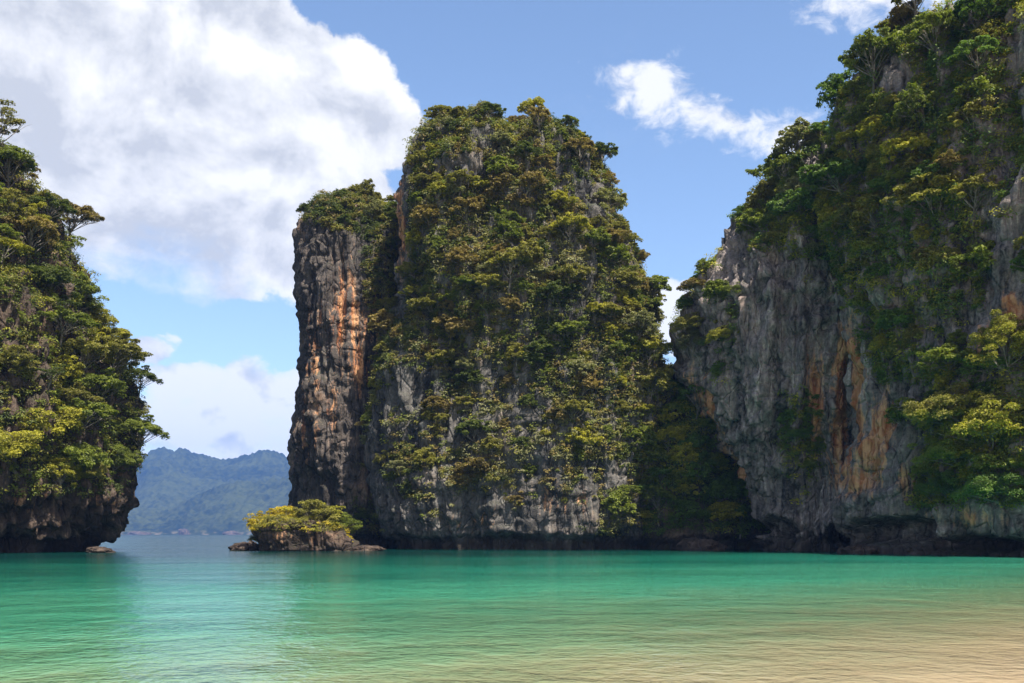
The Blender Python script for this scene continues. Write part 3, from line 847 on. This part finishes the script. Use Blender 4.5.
# ------------------------------------------------------------------ islet bushes
for k, (px, py, sc, c, f, lab) in enumerate([
        (266, 524, .62, 'golden', 'rounded', 'golden bush on the seaward end of the islet'),
        (281, 523, .74, 'golden', 'rounded', 'broad golden bush between the seaward end and middle of the islet'),
        (297, 522, .66, 'yellow-green', 'sparse', 'sparse yellow-green bush in the middle of the islet top'),
        (313, 522, .86, 'olive', 'rounded', 'tallest olive bush on the islet'),
        (328, 523, .62, 'yellow-green', 'upright', 'upright yellow-green bush behind the islet rocks'),
        (342, 527, .66, 'mid green', 'rounded', 'mid green bush on the islet end nearest the tall tower'),
        (338, 531, .38, 'golden', 'spreading', 'low golden bush spilling over the islet rocks'),
        (266, 531, .36, 'olive', 'spreading', 'low olive bush hanging off the seaward end of the islet')]):
    sc *= 1.4
    p = at(px, py, 131 + (k % 3 - 1) * 1.2)
    tree(p - np.array([0, 0, 1.7]), f, c, sc, random.uniform(0, 6.28), lab, 'bushes on the islet', cat='bush', near=True, zs=.75, name='bush')

# ------------------------------------------------------------------ sea, sea bed, far hills
def bed_z(x, y):
    t = y - 0.95 * 60 * np.tanh(x / 60) * sst(0, 20, y + 5) - 1.0 + 0.8 * pn(x * .08, y * .08, 0 * x)
    z = 0.18 - 0.055 * t
    z = np.where(t > 20, -0.92 - (t - 20) * .055, z)
    return np.clip(z, -9.0, 2.2)

def sheet(name, xs, ys, zf, mat, attrs=None):
    Xg, Yg = np.meshgrid(xs, ys)
    V = np.stack([Xg, Yg, zf(Xg, Yg)], -1).reshape(-1, 3)
    ny, nx = Xg.shape
    i, j = np.meshgrid(np.arange(ny - 1), np.arange(nx - 1), indexing='ij')
    a = i * nx + j
    F = np.stack([a, a + 1, a + nx + 1, a + nx], -1).reshape(-1, 4)
    at_ = {k: f(Xg, Yg).ravel() for k, f in (attrs or {}).items()}
    return link(name, mesh_np(name, V, F, mats=[mat], smooth=True, attrs=at_))

def sand_material():
    m, nt, out = new_mat('sand')
    b = node(nt, 'ShaderNodeBsdfPrincipled'); nt.links.new(b.outputs[0], out.inputs[0])
    tc = node(nt, 'ShaderNodeTexCoord').outputs['Object']
    n1_ = noise(nt, tc, .25, 5, .6); n2_ = noise(nt, tc, 6, 5, .6)
    c = mixc(nt, (n1_ * .6 + n2_ * .4).sstep(.35, .65), (0.54, 0.36, 0.25), (0.69, 0.49, 0.36))
    nt.links.new(c, b.inputs['Base Color'])
    b.inputs['Roughness'].default_value = .9
    wv = noise(nt, mapping(nt, tc, (1.2, 5, 1)), 1.0, 3, .5, .8)
    bp = node(nt, 'ShaderNodeBump'); bp.inputs['Distance'].default_value = .05; bp.inputs['Strength'].default_value = .6
    put(nt, bp.inputs['Height'], wv); nt.links.new(bp.outputs[0], b.inputs['Normal'])
    return m

def water_material():
    m, nt, out = new_mat('sea_water')
    tc = node(nt, 'ShaderNodeTexCoord').outputs['Object']
    dep = attr(nt, 'depth')
    # waves
    w1 = noise(nt, mapping(nt, tc, (1.9, 1.7, 1)), 1.0, 3, .55, .5)
    w2 = noise(nt, mapping(nt, tc, (4.6, 4.4, 1), (3, 8, 0)), 1.0, 3, .55, .5)
    w3 = noise(nt, mapping(nt, tc, (.34, .34, 1), (1, 2, 0)), 1.0, 3, .5, .3)
    gust = noise(nt, mapping(nt, tc, (.03, .06, 1), (7, 4, 0)), 1.0, 3, .5).sstep(.30, .68, .55, 1.35)
    h = (w1 * .34 + w2 * .22 + w3 * 1.15) * gust
    bp = node(nt, 'ShaderNodeBump'); bp.inputs['Strength'].default_value = 1.0; bp.inputs['Distance'].default_value = .145
    put(nt, bp.inputs['Height'], h)
    nrm = bp.outputs[0]
    bp2 = node(nt, 'ShaderNodeBump'); bp2.inputs['Strength'].default_value = 1.0; bp2.inputs['Distance'].default_value = .07
    put(nt, bp2.inputs['Height'], h)
    patch = noise(nt, mapping(nt, tc, (.018, .05, 1), (5, 3, 0)), 1.0, 4, .55, .3)
    d2 = dep * (0.60 + patch * .8)
    # water body: clear in the shallows, green then teal with depth
    ramp = node(nt, 'ShaderNodeValToRGB'); put(nt, ramp.inputs[0], d2 / 7.0 + (w3 - 0.5) * 0.12 + (w1 - 0.5) * 0.10)
    cr = ramp.color_ramp
    cr.elements[0].position = .04; cr.elements[0].color = (.36, .34, .19, 1)
    cr.elements[1].position = 1.0; cr.elements[1].color = (.002, .038, .034, 1)
    for p_, c_ in ((.13, (.17, .37, .20)), (.25, (.065, .34, .20)), (.45, (.016, .20, .13)), (.75, (.003, .075, .055))):
        e = cr.elements.new(p_); e.color = (*c_, 1)
    body = node(nt, 'ShaderNodeBsdfDiffuse'); nt.links.new(bp2.outputs[0], body.inputs['Normal']); nt.links.new(ramp.outputs[0], body.inputs[0])
    clear = node(nt, 'ShaderNodeBsdfTransparent')
    tint = mixc(nt, (d2 * .9).clamp(), (.98, .98, .96), (.74, .90, .78))
    nt.links.new(tint, clear.inputs[0])
    op = 1.0 - (d2 * -0.80).exp()
    under = node(nt, 'ShaderNodeMixShader'); put(nt, under.inputs[0], op)
    nt.links.new(clear.outputs[0], under.inputs[1]); nt.links.new(body.outputs[0], under.inputs[2])
    gl = node(nt, 'ShaderNodeBsdfGlossy'); gl.inputs['Roughness'].default_value = .08
    nt.links.new(nrm, gl.inputs['Normal'])
    fr = node(nt, 'ShaderNodeFresnel'); fr.inputs[0].default_value = 1.333; nt.links.new(nrm, fr.inputs['Normal'])
    mx = node(nt, 'ShaderNodeMixShader'); put(nt, mx.inputs[0], (E(nt, fr.outputs[0]) * 1.0).min(.88))
    nt.links.new(under.outputs[0], mx.inputs[1]); nt.links.new(gl.outputs[0], mx.inputs[2])
    nt.links.new(mx.outputs[0], out.inputs[0])
    return m
def symsp(m, n, k=3.0):
    t = np.linspace(-1, 1, n); return np.sign(t) * np.abs(t) ** k * m
FAR = 6800
ysp = np.concatenate([np.linspace(-40, 60, 90), 60 + np.linspace(0, 1, 60)[1:] ** 2.6 * (FAR - 60)])
bed = sheet('sea_bed', symsp(FAR, 141, 2.6), ysp, bed_z, sand_material()); bed['kind'] = 'structure'
sea = sheet('sea', symsp(FAR, 141, 2.6), ysp, lambda x, y: 0 * x, water_material(), {'depth': lambda x, y: np.maximum(-bed_z(x, y), 0)}); sea['kind'] = 'structure'

def hill_material():
    m, nt, out = new_mat('forest_canopy')
    b = node(nt, 'ShaderNodeBsdfPrincipled'); nt.links.new(b.outputs[0], out.inputs[0])
    tc = node(nt, 'ShaderNodeTexCoord').outputs['Object']
    n1_ = noise(nt, tc, .05, 4, .6); n2_ = noise(nt, tc, .006, 4, .6)
    c = mixc(nt, (n1_ * .55 + n2_ * .5).sstep(.38, .66), (0.003, 0.008, 0.004), (0.042, 0.050, 0.014))
    low = attr(nt, 'shore')
    c = mixc(nt, low * n1_.sstep(.50, .62), c, (.13, .10, .075))
    nt.links.new(c, b.inputs['Base Color']); b.inputs['Roughness'].default_value = .9; b.inputs['Specular IOR Level'].default_value = .1
    return m
def hill_z(x, y):
    pxx = 512 + FPX * x / y
    sm = lambda q, xs_, ys_: sum(np.interp(q + k * 4, xs_, ys_) for k in range(-4, 5)) / 9
    sky1 = sm(pxx, [-900, -300, 0, 100, 130, 160, 190, 215, 240, 265, 285, 310, 360, 500, 700, 1000, 1500, 2200], [480, 440, 460, 478, 466, 441, 452, 459, 459, 451, 456, 472, 478, 470, 490, 470, 450, 490])
    sky2 = sm(pxx, [-900, 0, 120, 160, 200, 240, 270, 300, 400, 800, 1400, 2200], [510, 490, 505, 512, 496, 484, 480, 478, 490, 500, 480, 505])
    h1 = (HOR - sky1) / FPX * 4600; h2 = (HOR - sky2) / FPX * 3600
    r1 = h1 * np.clip(1 - np.abs(y - 4600) / 1040, 0, 1) ** .8
    r2 = h2 * np.clip(1 - np.abs(y - 3600) / 520, 0, 1) ** .75
    base = np.maximum(r1, r2)
    g = base * .16 * fbm(x * .004, y * .004, 0 * x, 4)
    can = 22 * np.abs(fbm(x * .022, y * .022, 0 * x + 2, 3)) + 6.0 * pn(x * .06, y * .06, 0 * x)
    return np.where(base > 0, base + g + can * sst(4, 36, base), -6) - 3
xs_h = np.concatenate([np.linspace(-6000, -2000, 60), np.linspace(-1980, -760, 260), np.linspace(-750, 6000, 100)])
ys_h = np.linspace(3050, 5700, 240)
hl = sheet('hills', xs_h, ys_h, hill_z, hill_material(), {'shore': lambda x, y: sst(14, 1, hill_z(x, y))}); hl['kind'] = 'structure'

# pale rocks on the far shore
for px_, rx_, rz_, lab in ((184, 14, 16, 'tall pale rock on the far hazy shore'), (232, 24, 9, 'long pale rock on the far hazy shore nearer the islet'), (140, 30, 8, 'low dark rock on the far shore near the headland')):
    d = 3070; c = at(px_, 536, d)
    boulder(px_, HOR + CAM_H / d * FPX, d, rx_, rz_, px_ * .1, lab)

# ------------------------------------------------------------------ sea haze
def haze():
    m, nt, out = new_mat('haze')
    v = node(nt, 'ShaderNodeVolumePrincipled')
    v.inputs['Color'].default_value = (.20, .42, 1.0, 1)
    v.inputs['Density'].default_value = 0.000095
    v.inputs['Anisotropy'].default_value = 0.0
    nt.links.new(v.outputs[0], out.inputs['Volume'])
    x, y0, y1, z0, z1 = FAR + 20, -60, FAR + 20, -11.5, 620
    V = [(-x, y0, z0), (x, y0, z0), (x, y1, z0), (-x, y1, z0), (-x, y0, z1), (x, y0, z1), (x, y1, z1), (-x, y1, z1)]
    F = [(0, 3, 2, 1), (4, 5, 6, 7), (0, 1, 5, 4), (1, 2, 6, 5), (2, 3, 7, 6), (3, 0, 4, 7)]
    o = link('haze', mesh_np('haze', V, F, mats=[m])); o['kind'] = 'stuff'
haze()
